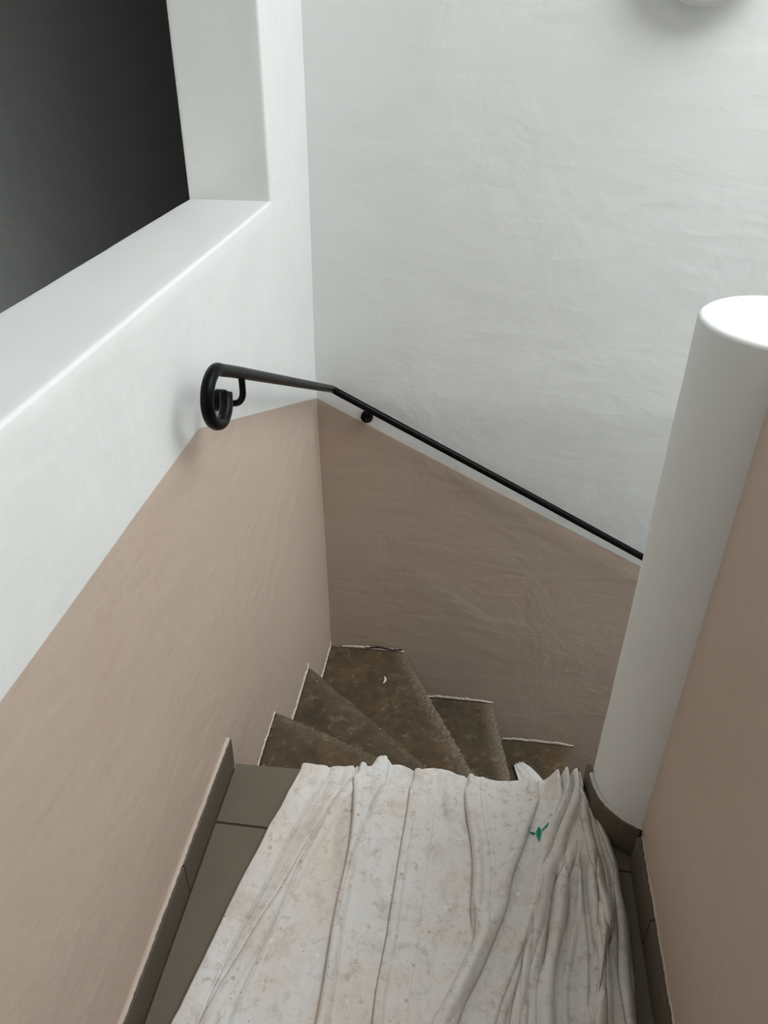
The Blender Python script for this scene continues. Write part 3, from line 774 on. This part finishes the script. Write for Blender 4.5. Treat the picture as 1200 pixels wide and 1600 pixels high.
# over the arris: quarter round, then hanging down the riser
dn = np.linspace(0, 1, nD)[None, :]
Xe_ = Xg[:, -1:]; He = Hc[:, -1:]; Ye_ = Yg[:, -1:]
rad_ = 0.006
sd = dn * DROP
th = np.clip(sd / (rad_ * math.pi / 2), 0, 1) * math.pi / 2
wv = 0.004 * np.sin(Xe_ * 70) * np.clip(sd / 0.05, 0, 1)
back_in = (Ye_ - yedge(Xe_) - 0.006) * np.clip(sd / 0.10, 0, 1)       # bulge falls back to the riser
Yd = Ye_ + (rad_ + 0.3 * He) * np.sin(th) - back_in * 0.8 + wv + 0.005
Zd = He - (rad_) * (1 - np.cos(th)) - np.clip(sd - rad_ * math.pi / 2, 0, None)
Xd = Xe_ + (Xe_ - 0.0) * -0.03 * dn
Xc = Xg + DX * edge_f * np.clip((1.145 - Yg) / 0.02, 0, 1)
P = np.concatenate([np.stack([Xc, Yg, Hc], -1), np.stack([Xd + 0 * sd, Yd, Zd], -1)[:, 1:]], 1)
cloth = from_grid('drop_cloth', P, M_CLOTH)
sol = cloth.modifiers.new('thickness', 'SOLIDIFY'); sol.thickness = 0.0009; sol.offset = -1
tag(cloth, 'crumpled white paint-stained cotton dust sheet lying over the tiled landing', 'dust sheet')
def cloth_z(x, y):
    m = ((Xc - x) ** 2 + (Yg - y) ** 2) < 0.0022 ** 2
    return float(Hc[m].max())

# green paint splash soaked into the sheet: stem with a drip and two side strokes, following the folds
def stroke(pts, widths):
    bm = bmesh.new(); rows = []
    C = catmull([(x, y, 0) for x, y in pts], 5); W = np.interp(np.linspace(0, 1, len(C)), np.linspace(0, 1, len(widths)), widths)
    for i, c in enumerate(C):
        a = C[max(0, i - 1)]; b2 = C[min(len(C) - 1, i + 1)]; d = np.array(b2) - np.array(a); d /= np.linalg.norm(d) + 1e-9; n2 = np.array([-d[1], d[0], 0])
        row = []
        for q in (-1, -0.35, 0.35, 1):
            p = np.array(c) + n2 * W[i] * q * R_.uniform(0.8, 1.15); row.append(bm.verts.new((p[0], p[1], cloth_z(p[0], p[1]) + 0.0009)))
        rows.append(row)
    for i in range(len(rows) - 1):
        for k in range(3): bm.faces.new((rows[i][k], rows[i][k + 1], rows[i + 1][k + 1], rows[i + 1][k]))
    o = bm_obj('paint_splash', bm, M_GREEN, cloth, True)
    return o
o = stroke([(0.2052, 1.049), (0.2047, 1.040), (0.2042, 1.030), (0.2040, 1.020), (0.2036, 1.012)], [0.0010, 0.0044, 0.0050, 0.0026, 0.0009]); o['label'] = 'green paint splash'
o = stroke([(0.1842, 1.0410), (0.190, 1.0375), (0.1955, 1.034), (0.197, 1.032)], [0.0008, 0.0018, 0.0034, 0.0008]); o['label'] = 'green paint splash'
o = stroke([(0.2245, 1.0540), (0.219, 1.0455), (0.2130, 1.040), (0.2100, 1.037)], [0.0007, 0.0024, 0.0016, 0.0007]); o['label'] = 'green paint splash'

# tail of the sheet that has slid down onto a lower tread
tail = [(0.29, 1.150, -0.020), (0.315, 1.215, -0.14), (0.345, 1.30, -0.45), (0.385, 1.42, -0.92), (0.405, 1.56, -1.10), (0.400, 1.80, -1.138), (0.375, 2.02, -1.146), (0.345, 2.12, -1.148), (0.300, 2.196, -1.148)]
C = np.array(catmull(tail, 14)); n = len(C); Wt = np.interp(np.linspace(0, 1, n), [0, 0.6, 0.86, 0.95, 1], [0.035, 0.05, 0.050, 0.034, 0.020])
T = np.gradient(C, axis=0); T[:, 2] *= 0.2; T /= np.linalg.norm(T, axis=1)[:, None]
side_ = np.cross(T, [0, 0, 1]); side_ /= np.linalg.norm(side_, axis=1)[:, None]
uu = np.linspace(-1, 1, 24)
P = C[:, None, :] + side_[:, None, :] * (Wt[:, None, None] * uu[None, :, None])
rel = 0.010 * np.abs(np.sin(uu[None, :] * 4.2 + np.arange(n)[:, None] * 0.06)) * (1 - 0.7 * np.abs(uu[None, :])) + wob(P[..., 0] * 4, P[..., 1] * 4, 0.003, 71)
P[..., 2] += np.maximum(rel, -0.006) * 0.9
tl = from_grid('sheet_tail', P, M_CLOTH, cloth, flip=True)
sol = tl.modifiers.new('thickness', 'SOLIDIFY'); sol.thickness = 0.0009; sol.offset = 0
